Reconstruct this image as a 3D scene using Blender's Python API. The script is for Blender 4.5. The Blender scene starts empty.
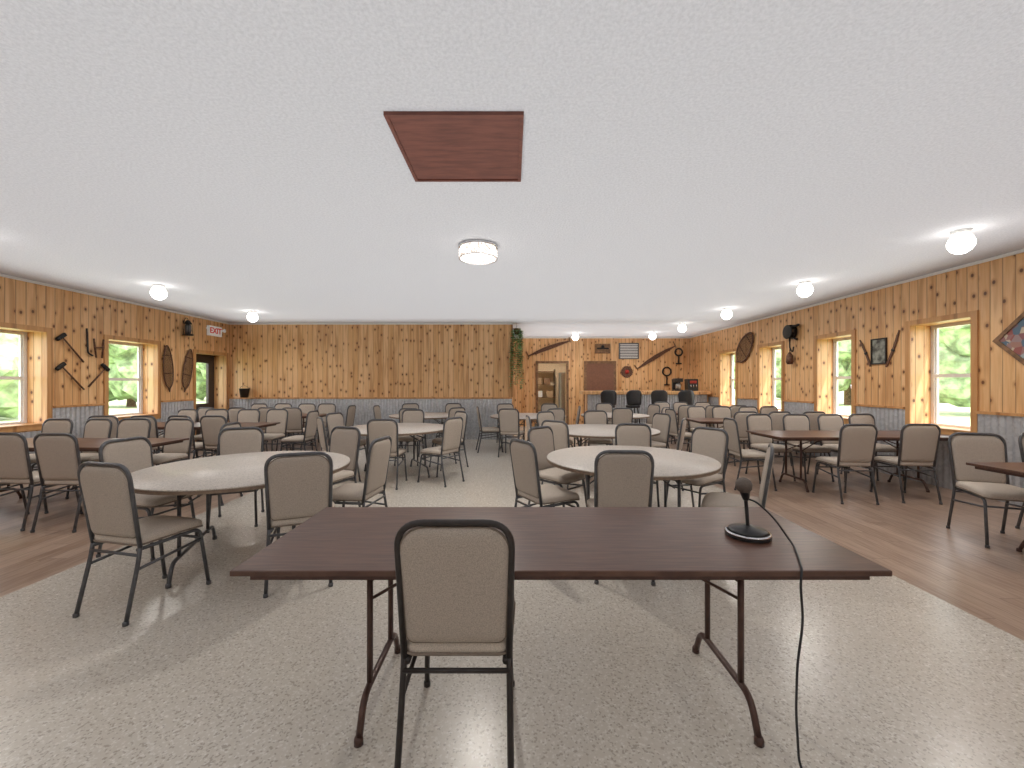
import bpy, bmesh, math, random
from mathutils import Vector, Matrix, noise
R = random.Random(7)
scene = bpy.context.scene
col = scene.collection
try:
    scene.view_settings.view_transform = 'Standard'
except Exception: pass

# ------------------------------------------------------------------ materials
class NT:
    def __init__(s, name):
        s.m = bpy.data.materials.new(name); s.m.use_nodes = True
        s.t = s.m.node_tree; s.t.nodes.clear()
        s.out = s.t.nodes.new('ShaderNodeOutputMaterial')
        s.b = s.t.nodes.new('ShaderNodeBsdfPrincipled')
        s.t.links.new(s.b.outputs[0], s.out.inputs[0])
    def n(s, typ, ins=None, **kw):
        nd = s.t.nodes.new('ShaderNode'+typ)
        for k, v in kw.items(): setattr(nd, k, v)
        if ins:
            for k, v in ins.items(): s.set(nd.inputs[k], v)
        return nd
    def set(s, sock, v):
        if hasattr(v, 'is_linked') : s.t.links.new(v, sock)
        else:
            if isinstance(v, (tuple, list)) and len(v) == 3 and sock.type == 'RGBA': v = (*v, 1)
            sock.default_value = v
    def math(s, op, a, b=None, c=None):
        nd = s.n('Math', operation=op)
        s.set(nd.inputs[0], a)
        if b is not None: s.set(nd.inputs[1], b)
        if c is not None: s.set(nd.inputs[2], c)
        return nd.outputs[0]
    def xyz(s, v):
        nd = s.n('SeparateXYZ'); s.set(nd.inputs[0], v); return nd.outputs
    def comb(s, x, y, z):
        nd = s.n('CombineXYZ'); s.set(nd.inputs[0], x); s.set(nd.inputs[1], y); s.set(nd.inputs[2], z); return nd.outputs[0]
    def mix(s, f, a, b):
        nd = s.n('Mix', data_type='RGBA'); s.set(nd.inputs[0], f); s.set(nd.inputs[6], a); s.set(nd.inputs[7], b); return nd.outputs[2]
    def mixf(s, f, a, b):
        nd = s.n('Mix', data_type='FLOAT'); s.set(nd.inputs[0], f); s.set(nd.inputs[2], a); s.set(nd.inputs[3], b); return nd.outputs[0]
    def noise(s, vec, scale, detail=2, rough=.5):
        nd = s.n('TexNoise'); s.set(nd.inputs['Vector'], vec); nd.inputs['Scale'].default_value = scale
        nd.inputs['Detail'].default_value = detail; nd.inputs['Roughness'].default_value = rough; return nd.outputs[0]
    def ramp(s, f, a, b):   # smooth 0..1 between a,b
        nd = s.n('MapRange', interpolation_type='SMOOTHSTEP'); s.set(nd.inputs[0], f); nd.inputs[1].default_value = a; nd.inputs[2].default_value = b; return nd.outputs[0]
    def bump(s, h, strength=.3, dist=.01):
        nd = s.n('Bump'); s.set(nd.inputs['Height'], h); nd.inputs['Strength'].default_value = strength; nd.inputs['Distance'].default_value = dist
        s.t.links.new(nd.outputs[0], s.b.inputs['Normal'])
    def fin(s, color=None, rough=.5, metal=0, spec=None, emit=None, es=0):
        if color is not None: s.set(s.b.inputs['Base Color'], color)
        s.set(s.b.inputs['Roughness'], rough); s.set(s.b.inputs['Metallic'], metal)
        if spec is not None: s.b.inputs['Specular IOR Level'].default_value = spec
        if emit is not None:
            s.set(s.b.inputs['Emission Color'], emit); s.b.inputs['Emission Strength'].default_value = es
        return s.m
    def obj(s): return s.n('TexCoord').outputs['Object']

def simple(name, c, rough=.5, metal=0, var=.12, scale=30, bump=0, emit=None, es=0, spec=None):
    t = NT(name); o = t.obj(); nz = t.noise(o, scale, 3)
    lo = tuple(v*(1-var) for v in c); hi = tuple(min(1, v*(1+var)) for v in c)
    cc = t.mix(t.ramp(nz, .3, .7), lo, hi)
    if bump: t.bump(nz, bump, .005)
    return t.fin(cc, rough, metal, spec, emit, es)

def pine(name, board=.13, light=(.88, .58, .31), dark=(.71, .385, .155), walls=True, knots=True):
    t = NT(name); o = t.obj(); x, y, z = t.xyz(o)
    if walls:
        N = t.xyz(t.n('NewGeometry').outputs['Normal'])
        isx = t.math('GREATER_THAN', t.math('ABSOLUTE', N[0]), .5)
        u = t.mixf(isx, x, y)
    else: u = x
    b = t.math('DIVIDE', t.math('ADD', u, 50), board); idx = t.math('FLOOR', b); fr = t.math('FRACT', b)
    wn = t.n('TexWhiteNoise', noise_dimensions='1D'); t.set(wn.inputs['W'], idx); rnd = wn.outputs['Value']
    z2 = t.math('ADD', z, t.math('MULTIPLY', rnd, 37))
    g = t.noise(t.comb(t.math('MULTIPLY', u, 22), t.math('MULTIPLY', z2, 1.1), t.math('MULTIPLY', rnd, 20)), 1.6, 4, .6)
    f = t.math('ADD', t.math('MULTIPLY', rnd, .55), t.math('MULTIPLY', t.ramp(g, .3, .72), .5))
    c = t.mix(f, light, dark)
    big = t.noise(t.comb(t.math('MULTIPLY', u, 7), t.math('MULTIPLY', z2, .6), 3.0), 1.5, 2)
    c = t.mix(t.math('MULTIPLY', t.ramp(big, .48, .68), .6), c, (.49, .215, .07))
    if knots:
        v = t.n('TexVoronoi', voronoi_dimensions='2D'); v.inputs['Scale'].default_value = 1
        t.set(v.inputs['Vector'], t.comb(t.math('ADD', t.math('MULTIPLY', fr, .6), t.math('MULTIPLY', idx, 5.13)), t.math('MULTIPLY', z2, 3.3), 0.0))
        d = v.outputs['Distance']
        halo = t.math('SUBTRACT', 1.0, t.ramp(d, .06, .24))
        c = t.mix(t.math('MULTIPLY', halo, .55), c, (.42, .17, .05))
        k = t.math('SUBTRACT', 1.0, t.ramp(d, .055, .10))
        c = t.mix(t.math('MULTIPLY', k, .9), c, (.12, .04, .015))
    e = t.math('MINIMUM', fr, t.math('SUBTRACT', 1.0, fr))
    gr = t.math('SUBTRACT', 1.0, t.ramp(e, .02, .07))
    c = t.mix(t.math('MULTIPLY', gr, .55), c, (.25, .11, .04))
    t.bump(t.math('SUBTRACT', 1.0, gr), .5, .006)
    return t.fin(c, .38)

M = {}
M['pine'] = pine('pine_boards')
M['pinetrim'] = pine('pine_trim', board=.5, light=(.66, .36, .155), dark=(.52, .26, .095), knots=False)
t = NT('ceiling_texture'); o = t.obj(); nz = t.noise(o, 55, 4, .7)
t.bump(nz, .8, .014)
M['ceil'] = t.fin(t.mix(t.ramp(nz, .3, .7), (.55, .56, .585), (.655, .665, .69)), .9)
# speckled vinyl tile
t = NT('speckled_tile'); o = t.obj(); x, y, z = t.xyz(o)
n3 = t.noise(o, 40, 3, .7); n2 = t.noise(o, .9, 2)
v = t.n('TexVoronoi'); t.set(v.inputs['Vector'], o); v.inputs['Scale'].default_value = 120
vr = t.xyz(v.outputs['Color'])[0]
c = t.mix(t.ramp(n3, .3, .7), (.62, .57, .495), (.66, .61, .54))
c = t.mix(t.math('MULTIPLY', t.ramp(vr, .86, .88), .5), c, (.27, .22, .17))
c = t.mix(t.math('MULTIPLY', t.ramp(vr, .14, .12), .45), c, (.84, .81, .76))
c = t.mix(t.math('MULTIPLY', t.ramp(n2, .35, .7), .12), c, (.50, .42, .33))
def joint(cc, s):
    f = t.math('FRACT', t.math('DIVIDE', t.math('ADD', cc, 60.1), s)); return t.math('MINIMUM', f, t.math('SUBTRACT', 1.0, f))
jm = t.math('SUBTRACT', 1.0, t.ramp(t.math('MINIMUM', joint(x, .61), joint(y, .61)), .002, .007))
c = t.mix(t.math('MULTIPLY', jm, .08), c, (.35, .29, .22))
M['tile'] = t.fin(c, t.mixf(n3, .20, .32))
# wood plank floor
t = NT('wood_plank_floor'); o = t.obj(); x, y, z = t.xyz(o)
bb = t.math('DIVIDE', t.math('ADD', x, 50), .15); idx = t.math('FLOOR', bb); fx = t.math('FRACT', bb)
wn = t.n('TexWhiteNoise', noise_dimensions='1D'); t.set(wn.inputs['W'], idx); r1 = wn.outputs['Value']
yy = t.math('DIVIDE', t.math('ADD', y, t.math('MULTIPLY', r1, 9)), 1.22); iy = t.math('FLOOR', yy); fy = t.math('FRACT', yy)
wn2 = t.n('TexWhiteNoise', noise_dimensions='2D'); t.set(wn2.inputs['Vector'], t.comb(idx, iy, 0.0)); r2 = wn2.outputs['Value']
g = t.noise(t.comb(t.math('MULTIPLY', x, 26), t.math('MULTIPLY', y, 2.2), t.math('MULTIPLY', r2, 20)), 1.7, 5, .65)
f = t.math('ADD', t.math('MULTIPLY', r2, .45), t.math('MULTIPLY', t.ramp(g, .3, .7), .55))
c = t.mix(f, (.52, .38, .29), (.28, .175, .12))
ex = t.math('MINIMUM', fx, t.math('SUBTRACT', 1.0, fx)); ey = t.math('MINIMUM', fy, t.math('SUBTRACT', 1.0, fy))
gm = t.math('MAXIMUM', t.math('SUBTRACT', 1.0, t.ramp(ex, .01, .03)), t.math('SUBTRACT', 1.0, t.ramp(ey, .001, .004)))
c = t.mix(t.math('MULTIPLY', gm, .5), c, (.13, .085, .06))
M['plank'] = t.fin(c, .33)
# galvanised
t = NT('galvanised_metal'); o = t.obj(); v = t.n('TexVoronoi'); t.set(v.inputs['Vector'], o); v.inputs['Scale'].default_value = 26
nz = t.noise(o, 3, 3)
c = t.mix(t.xyz(v.outputs['Color'])[0], (.52, .54, .57), (.68, .70, .73)); c = t.mix(t.math('MULTIPLY', nz, .4), c, (.45, .46, .48))
M['galv'] = t.fin(c, .38, .6)
# dark laminate
t = NT('brown_laminate'); o = t.obj(); x, y, z = t.xyz(o)
g = t.noise(t.comb(t.math('MULTIPLY', x, 3), t.math('MULTIPLY', y, 45), z), 1.5, 5, .65); g2 = t.noise(o, 2.2, 3)
c = t.mix(t.ramp(g, .35, .68), (.085, .038, .026), (.145, .073, .049)); c = t.mix(t.math('MULTIPLY', t.ramp(g2, .4, .7), .35), c, (.185, .10, .072))
M['lam'] = t.fin(c, t.mixf(g2, .26, .42))
t = NT('brown_hatch_wood'); o = t.obj(); x, y, z = t.xyz(o)
g = t.noise(t.comb(t.math('MULTIPLY', x, 2), t.math('MULTIPLY', y, 14), z), 2, 5, .65)
M['hatch'] = t.fin(t.mix(t.ramp(g, .3, .7), (.095, .030, .020), (.17, .057, .038)), .45)
# fabrics
def fabric(name, c):
    t = NT(name); o = t.obj(); n1 = t.noise(o, 260, 2, .6); n2 = t.noise(o, 9, 2)
    a = tuple(v*.78 for v in c); b = tuple(v*1.18 for v in c)
    cc = t.mix(t.ramp(n1, .3, .7), a, b); cc = t.mix(t.math('MULTIPLY', n2, .2), cc, a); t.bump(n1, .15, .002)
    return t.fin(cc, .85)
M['fab'] = fabric('taupe_vinyl', (.49, .42, .355))
M['fabs'] = fabric('taupe_seat_fabric', (.60, .52, .44))
M['piping'] = simple('taupe_piping', (.24, .19, .15), .7)
M['frame'] = simple('dark_bronze_metal', (.045, .038, .036), .38, .3)
M['bluegrey'] = simple('grey_painted_metal', (.115, .117, .125), .35, .4)
M['legbrown'] = simple('brown_painted_metal', (.10, .055, .044), .35, .3)
t = NT('speckled_white_laminate'); o = t.obj(); v = t.n('TexVoronoi'); t.set(v.inputs['Vector'], o); v.inputs['Scale'].default_value = 140
vr = t.xyz(v.outputs['Color'])[0]; c = t.mix(t.ramp(vr, .5, .9), (.67, .605, .54), (.50, .45, .40))
M['white_top'] = t.fin(c, .4)
M['edge'] = simple('brown_table_edge', (.24, .17, .12), .5)
M['white'] = simple('white_vinyl', (.80, .80, .79), .4, var=.03)
M['black'] = simple('black_iron', (.018, .017, .017), .45, .3)
M['blackplastic'] = simple('black_plastic', (.02, .02, .022), .4)
M['rust'] = simple('rusty_iron', (.14, .07, .045), .6, .5, var=.4)
M['oldwood'] = simple('old_wood', (.22, .12, .06), .6, var=.35, scale=14)
M['cane'] = simple('snowshoe_wood', (.12, .05, .025), .5, var=.3)
M['web'] = simple('rawhide_webbing', (.24, .135, .065), .7)
M['steel'] = simple('steel_blade', (.38, .36, .34), .35, .9)
M['chrome'] = simple('chrome', (.7, .7, .72), .15, 1, var=.03)
M['screen'] = simple('mic_windscreen', (.16, .13, .11), .7, .3, bump=.5, scale=200)
M['leaf'] = simple('ivy_leaf', (.20, .36, .13), .5, var=.5, scale=20)
M['doordark'] = simple('dark_door_paint', (.05, .035, .03), .4)
M['browndoor'] = simple('brown_door_paint', (.22, .10, .06), .5)
M['red'] = simple('red_paint', (.45, .03, .02), .4)
M['grass'] = simple('lawn_grass', (.40, .48, .26), .9, var=.3, scale=3)
M['foliage'] = simple('tree_foliage', (.28, .37, .20), .8, var=.5, scale=2.5, bump=1)
M['bark'] = simple('tree_bark', (.12, .08, .05), .9, var=.4, scale=8)
M['globe'] = simple('lit_globe_glass', (.9, .9, .9), .3, var=.02, emit=(1, .96, .90), es=7)
M['crystal'] = NT('lit_crystal')
t = M['crystal']; o = t.obj(); v = t.n('TexVoronoi'); t.set(v.inputs['Vector'], o); v.inputs['Scale'].default_value = 45
ec = t.mix(t.ramp(v.outputs['Distance'], .2, .7), (1, .95, .87), (.16, .12, .09)); M['crystal'] = t.fin((.8, .8, .8), .2, 0, None, ec, 2.2)
M['plate'] = simple('white_metal_plate', (.75, .75, .74), .4)
t = NT('window_glass'); tr = t.n('BsdfTransparent'); gl = t.n('BsdfGlossy'); gl.inputs['Roughness'].default_value = .02
nn = t.noise(t.obj(), 3, 1); mx = t.n('MixShader'); t.set(mx.inputs[0], t.math('MULTIPLY', nn, .08))
t.t.links.new(tr.outputs[0], mx.inputs[1]); t.t.links.new(gl.outputs[0], mx.inputs[2]); t.t.links.new(mx.outputs[0], t.out.inputs[0]); M['glass'] = t.m
t = NT('floral_painting'); o = t.obj(); v = t.n('TexVoronoi'); t.set(v.inputs['Vector'], o); v.inputs['Scale'].default_value = 14
a, b, c_ = t.xyz(v.outputs['Color']); cc = t.mix(t.ramp(a, .3, .6), (.38, .42, .42), (.30, .09, .08)); cc = t.mix(t.ramp(b, .6, .8), cc, (.10, .16, .22)); cc = t.mix(t.ramp(c_, .75, .85), cc, (.55, .46, .34))
M['paint'] = t.fin(cc, .5)
t = NT('dark_photo_print'); o = t.obj(); nz = t.noise(o, 9, 4); M['print'] = t.fin(t.mix(t.ramp(nz, .35, .65), (.05, .05, .045), (.32, .33, .28)), .4)
M['signwhite'] = simple('sign_white', (.85, .85, .82), .4, var=.02, emit=(1, 1, 1), es=.1)
M['signred'] = simple('exit_red', (.65, .03, .02), .4, var=.02, emit=(1, .05, .03), es=.1)
M['kitchen'] = simple('kitchen_wall_paint', (.72, .55, .36), .7)
M['boxcard'] = simple('cardboard', (.50, .34, .20), .7)

# ------------------------------------------------------------------ mesh builder
class MB:
    def __init__(s): s.v = []; s.f = []; s.m = []; s.s = []
    def add(s, vs, fs, mat=0, smooth=False, mx=None):
        o = len(s.v)
        for p in vs:
            p = Vector(p)
            if mx is not None: p = mx @ p
            s.v.append(p)
        for f in fs: s.f.append([i+o for i in f]); s.m.append(mat); s.s.append(smooth)
        return s
    def box(s, lo, hi, mat=0, bevel=0, mx=None):
        x0, y0, z0 = lo; x1, y1, z1 = hi
        if bevel <= 0:
            vs = [(x0,y0,z0),(x1,y0,z0),(x1,y1,z0),(x0,y1,z0),(x0,y0,z1),(x1,y0,z1),(x1,y1,z1),(x0,y1,z1)]
            fs = [(0,3,2,1),(4,5,6,7),(0,1,5,4),(1,2,6,5),(2,3,7,6),(3,0,4,7)]
            return s.add(vs, fs, mat, False, mx)
        bm = bmesh.new(); bmesh.ops.create_cube(bm, size=1)
        for v in bm.verts: v.co = Vector(((x0+x1)/2+v.co.x*(x1-x0), (y0+y1)/2+v.co.y*(y1-y0), (z0+z1)/2+v.co.z*(z1-z0)))
        bmesh.ops.bevel(bm, geom=list(bm.edges), offset=bevel, segments=2, affect='EDGES', profile=.5)
        bm.verts.index_update()
        s.add([v.co.copy() for v in bm.verts], [[v.index for v in f.verts] for f in bm.faces], mat, False, mx); bm.free(); return s
    def tube(s, pts, r, seg=8, mat=0, closed=False, mx=None, r2=None):
        P = [Vector(p) for p in pts]; n = len(P); vs = []; fs = []
        def tan(i):
            if closed: return (P[(i+1) % n]-P[i-1]).normalized()
            a = P[max(i-1, 0)]; b = P[min(i+1, n-1)]; return (b-a).normalized()
        T = tan(0); up = Vector((0, 0, 1)) if abs(T.z) < .9 else Vector((1, 0, 0))
        U = T.cross(up).normalized()
        for i in range(n):
            T = tan(i); U = (U-T*U.dot(T)).normalized(); W = T.cross(U)
            rr = r if r2 is None else r+(r2-r)*i/(n-1)
            for k in range(seg):
                a = 2*math.pi*k/seg; vs.append(P[i]+(U*math.cos(a)+W*math.sin(a))*rr)
        m = n if closed else n-1
        for i in range(m):
            for k in range(seg):
                a = i*seg+k; b = i*seg+(k+1) % seg; c = ((i+1) % n)*seg+(k+1) % seg; d = ((i+1) % n)*seg+k
                fs.append((a, b, c, d))
        if not closed: fs.append(tuple(range(seg))[::-1]); fs.append(tuple((n-1)*seg+k for k in range(seg)))
        return s.add(vs, fs, mat, True, mx)
    def lathe(s, prof, seg=24, mat=0, mx=None, smooth=True):
        vs = []; fs = []; n = len(prof)
        for (r, z) in prof:
            for k in range(seg):
                a = 2*math.pi*k/seg; vs.append((r*math.cos(a), r*math.sin(a), z))
        for i in range(n-1):
            for k in range(seg): fs.append((i*seg+k, i*seg+(k+1) % seg, (i+1)*seg+(k+1) % seg, (i+1)*seg+k))
        fs.append(tuple(range(seg))[::-1]); fs.append(tuple((n-1)*seg+k for k in range(seg)))
        return s.add(vs, fs, mat, smooth, mx)
    def cushion(s, outline, th, mapf, mat=0, rings=None):
        rings = rings or [(.45, .5), (.8, .47), (.93, .38), (.985, .22), (1, 0), (.985, -.22), (.93, -.38), (.8, -.47), (.45, -.5)]
        n = len(outline); cx = sum(p[0] for p in outline)/n; cy = sum(p[1] for p in outline)/n; vs = []; fs = []
        for sc, h in rings:
            for (u, v) in outline: vs.append(mapf(cx+(u-cx)*sc, cy+(v-cy)*sc, h*th))
        for i in range(len(rings)-1):
            for k in range(n): fs.append((i*n+k, i*n+(k+1) % n, (i+1)*n+(k+1) % n, (i+1)*n+k))
        fs.append(tuple(range(n))[::-1]); fs.append(tuple((len(rings)-1)*n+k for k in range(n)))
        return s.add(vs, fs, mat, True)
    def prism(s, poly, y0, y1, mat=0, mx=None):   # poly in XZ
        n = len(poly); vs = [(p[0], y0, p[1]) for p in poly]+[(p[0], y1, p[1]) for p in poly]
        fs = [tuple(range(n)), tuple(range(n, 2*n))[::-1]]+[(i, i+n, (i+1) % n+n, (i+1) % n) for i in range(n)]
        return s.add(vs, fs, mat, False, mx)
    def mesh(s, name, mats):
        me = bpy.data.meshes.new(name); me.from_pydata([tuple(v) for v in s.v], [], s.f)
        for m in mats: me.materials.append(M[m])
        for p, mi, sm in zip(me.polygons, s.m, s.s): p.material_index = mi; p.use_smooth = sm
        bm = bmesh.new(); bm.from_mesh(me); bmesh.ops.recalc_face_normals(bm, faces=bm.faces); bm.to_mesh(me); bm.free()
        return me

def fillet(pts, r, n=5, closed=False):
    P = [Vector(p) for p in pts]; out = []; m = len(P)
    for i in range(m):
        if not closed and i in (0, m-1): out.append(P[i]); continue
        a = P[i-1]; b = P[i]; c = P[(i+1) % m]
        d1 = (a-b); d2 = (c-b); rr = min(r, d1.length*.48, d2.length*.48)
        p0 = b+d1.normalized()*rr; p2 = b+d2.normalized()*rr
        for k in range(n+1):
            t_ = k/n; out.append(p0*(1-t_)**2+b*2*t_*(1-t_)+p2*t_**2)
    return out

def empty(name, loc, rotz=0, label='', cat='', group=None, roty=0):
    o = bpy.data.objects.new(name, None); o.empty_display_size = .1; col.objects.link(o)
    o.location = loc; o.rotation_euler = (0, roty, rotz)
    o['label'] = label; o['category'] = cat
    if group: o['group'] = group
    return o
def part(name, data, parent=None, label=None, loc=None):
    o = bpy.data.objects.new(name, data); col.objects.link(o)
    if parent: o.parent = parent
    if loc: o.location = loc
    if label: o['label'] = label
    return o
def struct(name, mb, mats, label, cat):
    o = bpy.data.objects.new(name, mb.mesh(name, mats)); col.objects.link(o)
    o['kind'] = 'structure'; o['label'] = label; o['category'] = cat; return o

# ------------------------------------------------------------------ room
H = 3.0; XL = -7.3; XR = 5.97; YB = 10.6; YB2 = 13.8; Y0 = -3.0; TH = .38; WZ = 1.05
mb = MB()
def quad(x0, y0, x1, y1, mat): mb.box((x0, y0, -.1), (x1, y1, 0), mat)
quad(XL-TH, Y0, -3.43, YB2+3, 1); quad(-3.43, Y0, 2.85, YB2+3, 0); quad(2.85, Y0, XR+TH, YB2+3, 1)
struct('floor', mb, ['tile', 'plank'], 'speckled beige tile centre with grey-brown wood plank sides', 'floor')
mb = MB(); mb.box((XL-TH, Y0, H), (XR+TH, YB2+3, H+.15)); struct('ceiling', mb, ['ceil'], 'white sprayed-texture ceiling', 'ceiling')

def side_wall(name, xin, sgn, opens):
    mb = MB(); xo = xin+sgn*TH; a, b = min(xin, xo), max(xin, xo); y = Y0
    for (y0, y1, z0, z1) in opens:
        mb.box((a, y, 0), (b, y0, H)); 
        if z0 > 0: mb.box((a, y0, 0), (b, y1, z0))
        mb.box((a, y0, z1), (b, y1, H)); y = y1
    mb.box((a, y, 0), (b, YB2+3, H)); struct(name, mb, ['pine'], 'knotty pine tongue-and-groove board wall', 'wall')
RW = [(5.32, 6.13, .8, 2.3), (7.19, 8.0, .8, 2.3), (9.06, 9.87, .8, 2.3), (10.93, 11.74, .8, 2.3)]
LW = [(5.42, 6.42, .8, 2.24), (7.4, 8.43, .8, 2.24), (9.45, 10.45, 0, 2.15)]
side_wall('wall_right', XR, 1, RW); side_wall('wall_left', XL, -1, LW)
mb = MB(); mb.box((XL, YB, 0), (0, YB+.12, H)); mb.box((-.12, YB+.12, 0), (0, YB2, H)); struct('wall_back', mb, ['pine'], 'knotty pine board partition wall', 'wall')
mb = MB(); mb.box((0, YB2, 0), (.88, YB2+.12, H)); mb.box((.88, YB2, 2.15), (1.82, YB2+.12, H)); mb.box((1.82, YB2, 0), (XR, YB2+.12, H))
struct('wall_bar', mb, ['pine'], 'knotty pine board wall behind the bar', 'wall')
mb = MB(); mb.box((-.12, YB2+2.4, 0), (XR, YB2+2.5, H)); struct('wall_kitchen', mb, ['kitchen'], 'tan painted kitchen wall', 'wall')
mb = MB(); mb.box((XL, Y0-.1, 0), (XR, Y0, H)); struct('wall_front', mb, ['white'], 'plain white painted wall', 'wall')

tn = [0]
def trim(mb, mats, label, cat='trim'):
    tn[0] += 1; return struct('trim_%d' % tn[0], mb, mats, label, cat)
def corr(p0, p1, nrm, ztop):
    p0 = Vector((*p0, 0)); p1 = Vector((*p1, 0)); L = (p1-p0).length; d = (p1-p0)/L; n = max(2, int(L/.0127)); nrm = Vector((*nrm, 0))
    mb = MB(); vs = []; fs = []
    for i in range(n+1):
        s = L*i/n; p = p0+d*s+nrm*(.016+.009*math.sin(2*math.pi*s/.076)); vs += [p+Vector((0, 0, .0)), p+Vector((0, 0, ztop))]
    for i in range(n): fs.append((2*i, 2*i+2, 2*i+3, 2*i+1))
    mb.add(vs, fs, 0, True); trim(mb, ['galv'], 'corrugated galvanised metal wainscot', 'wainscot')
    if ztop > .95:
        mb = MB(); a = p0+Vector((0, 0, ztop)); b = p1+nrm*.045+Vector((0, 0, ztop+.035))
        mb.box([min(a[i], b[i]) for i in range(3)], [max(a[i], b[i]) for i in range(3)]); trim(mb, ['pinetrim'], 'pine cap rail on the metal wainscot')
def side_corr(x, nx, opens):
    y = Y0
    for (y0, y1, z0, z1) in opens:
        corr((x, y), (x, y0-.08), (nx, 0), WZ)
        if z0 > 0: corr((x, y0-.08), (x, y1+.08), (nx, 0), z0-.09)
        y = y1+.08
    if nx < 0: corr((x, y), (x, YB2), (nx, 0), WZ)
side_corr(XR, -1, RW); side_corr(XL, 1, LW)
corr((XL, YB), (0, YB), (0, -1), WZ)

wn_ = [0]
def window(xin, sgn, op, isdoor=False):
    y0, y1, z0, z1 = op
    mb = MB(); a, b = sorted((xin-sgn*.022, xin)); w = .075
    mb.box((a, y0-w, z0-(w if z0 > 0 else 0)), (b, y0, z1+w)); mb.box((a, y1, z0-(w if z0 > 0 else 0)), (b, y1+w, z1+w)); mb.box((a, y0, z1), (b, y1, z1+w))
    if z0 > 0:
        a2, b2 = sorted((xin-sgn*.035, xin+sgn*.30)); mb.box((a, y0, z0-w), (b, y1, z0-.0)); mb.box((a2, y0+.001, z0), (b2, y1-.001, z0+.018))
    trim(mb, ['pinetrim'], 'orange pine casing around the opening', 'casing')
    xg = xin+sgn*(TH-.06); a, b = xg-.03, xg+.03; f = .05
    wn_[0] += 1
    if isdoor:
        s_ = .2
        mb = MB(); mb.box((a, y0, 0), (b, y0+s_, z1)); mb.box((a, y1-s_, 0), (b, y1, z1)); mb.box((a, y0+s_, z1-.2), (b, y1-s_, z1)); mb.box((a, y0+s_, 0), (b, y1-s_, .95))
        d = struct('door_1', mb, ['doordark'], 'dark exterior door with a glass upper panel', 'door')
        g = MB(); g.box((xg-.004, y0+s_, .95), (xg+.004, y1-s_, z1-.2)); gp = part('door_glass', g.mesh('door_glass', ['glass']), d)
        k = MB(); k.tube([(xin+.28*sgn, y0+.09, 1.0), (xin+.24*sgn, y0+.09, 1.0)], .012, 8); k.tube([(xin+.24*sgn, y0+.08, 1.0), (xin+.24*sgn, y0+.19, 1.0)], .01, 8)
        part('door_handle', k.mesh('door_handle', ['chrome']), d); return
    mb = MB(); zm = (z0+z1)/2
    mb.box((a, y0, z0), (b, y0+f, z1)); mb.box((a, y1-f, z0), (b, y1, z1)); mb.box((a, y0+f, z0), (b, y1-f, z0+f)); mb.box((a, y0+f, z1-f), (b, y1-f, z1)); mb.box((a, y0+f, zm-.025), (b, y1-f, zm+.025))
    for (p, q) in ((z0+f, zm-.025), (zm+.025, z1-f)):
        mb.box((a+.015, y0+f, p), (b-.015, y0+f+.025, q)); mb.box((a+.015, y1-f-.025, p), (b-.015, y1-f, q))
    d = struct('window_%d' % wn_[0], mb, ['white'], 'white vinyl double-hung window', 'window')
    g = MB(); g.box((xg-.003, y0+f, z0+f), (xg+.003, y1-f, z1-f)); part('window_pane', g.mesh('window_pane', ['glass']), d)
for op in RW: window(XR, 1, op)
for op in LW: window(XL, -1, op, op[2] == 0)

for lo, hi in (((XR-.03, Y0, H-.035), (XR, YB2, H)), ((XL, Y0, H-.035), (XL+.03, YB, H)), ((XL+.03, YB-.03, H-.035), (0, YB, H)), ((0, YB2-.03, H-.035), (XR-.03, YB2, H))):
    mb = MB(); mb.box(lo, hi); trim(mb, ['white'], 'thin white strip along the ceiling line')
mb = MB(); mb.box((-.06, YB-.025, WZ+.04), (.02, YB, H-.04)); trim(mb, ['pinetrim'], 'pine corner board')
# ceiling hatch
mb = MB(); x0, x1, y0, y1 = -.74, .068, 2.36, 3.14; w = .022
mb.box((x0+w, y0+w, H-.014), (x1-w, y1-w, H)); 
mb.box((x0, y0, H-.022), (x0+w, y1, H)); mb.box((x1-w, y0, H-.022), (x1, y1, H)); mb.box((x0+w, y0, H-.022), (x1-w, y0+w, H)); mb.box((x0+w, y1-w, H-.022), (x1-w, y1, H))
trim(mb, ['hatch'], 'reddish-brown wooden attic hatch in the white ceiling', 'ceiling hatch')

# brown door behind bar + frames
mb = MB(); mb.box((2.5, YB2-.04, 0), (3.42, YB2, 2.12)); 
for zz in ((.25, .95), (1.1, 1.95)): mb.box((2.62, YB2-.052, zz[0]), (3.30, YB2-.04, zz[1]))
struct('door_2', mb, ['browndoor'], 'plain brown panel door behind the bar', 'door')
for (a, b) in ((2.5, 3.42), (.88, 1.82)):
    mb = MB(); mb.box((a-.08, YB2-.05, 0), (a, YB2, 2.2)); mb.box((b, YB2-.05, 0), (b+.08, YB2, 2.2)); mb.box((a, YB2-.05, 2.12), (b, YB2, 2.2)); trim(mb, ['oldwood'], 'dark wooden door frame', 'door frame')

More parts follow.
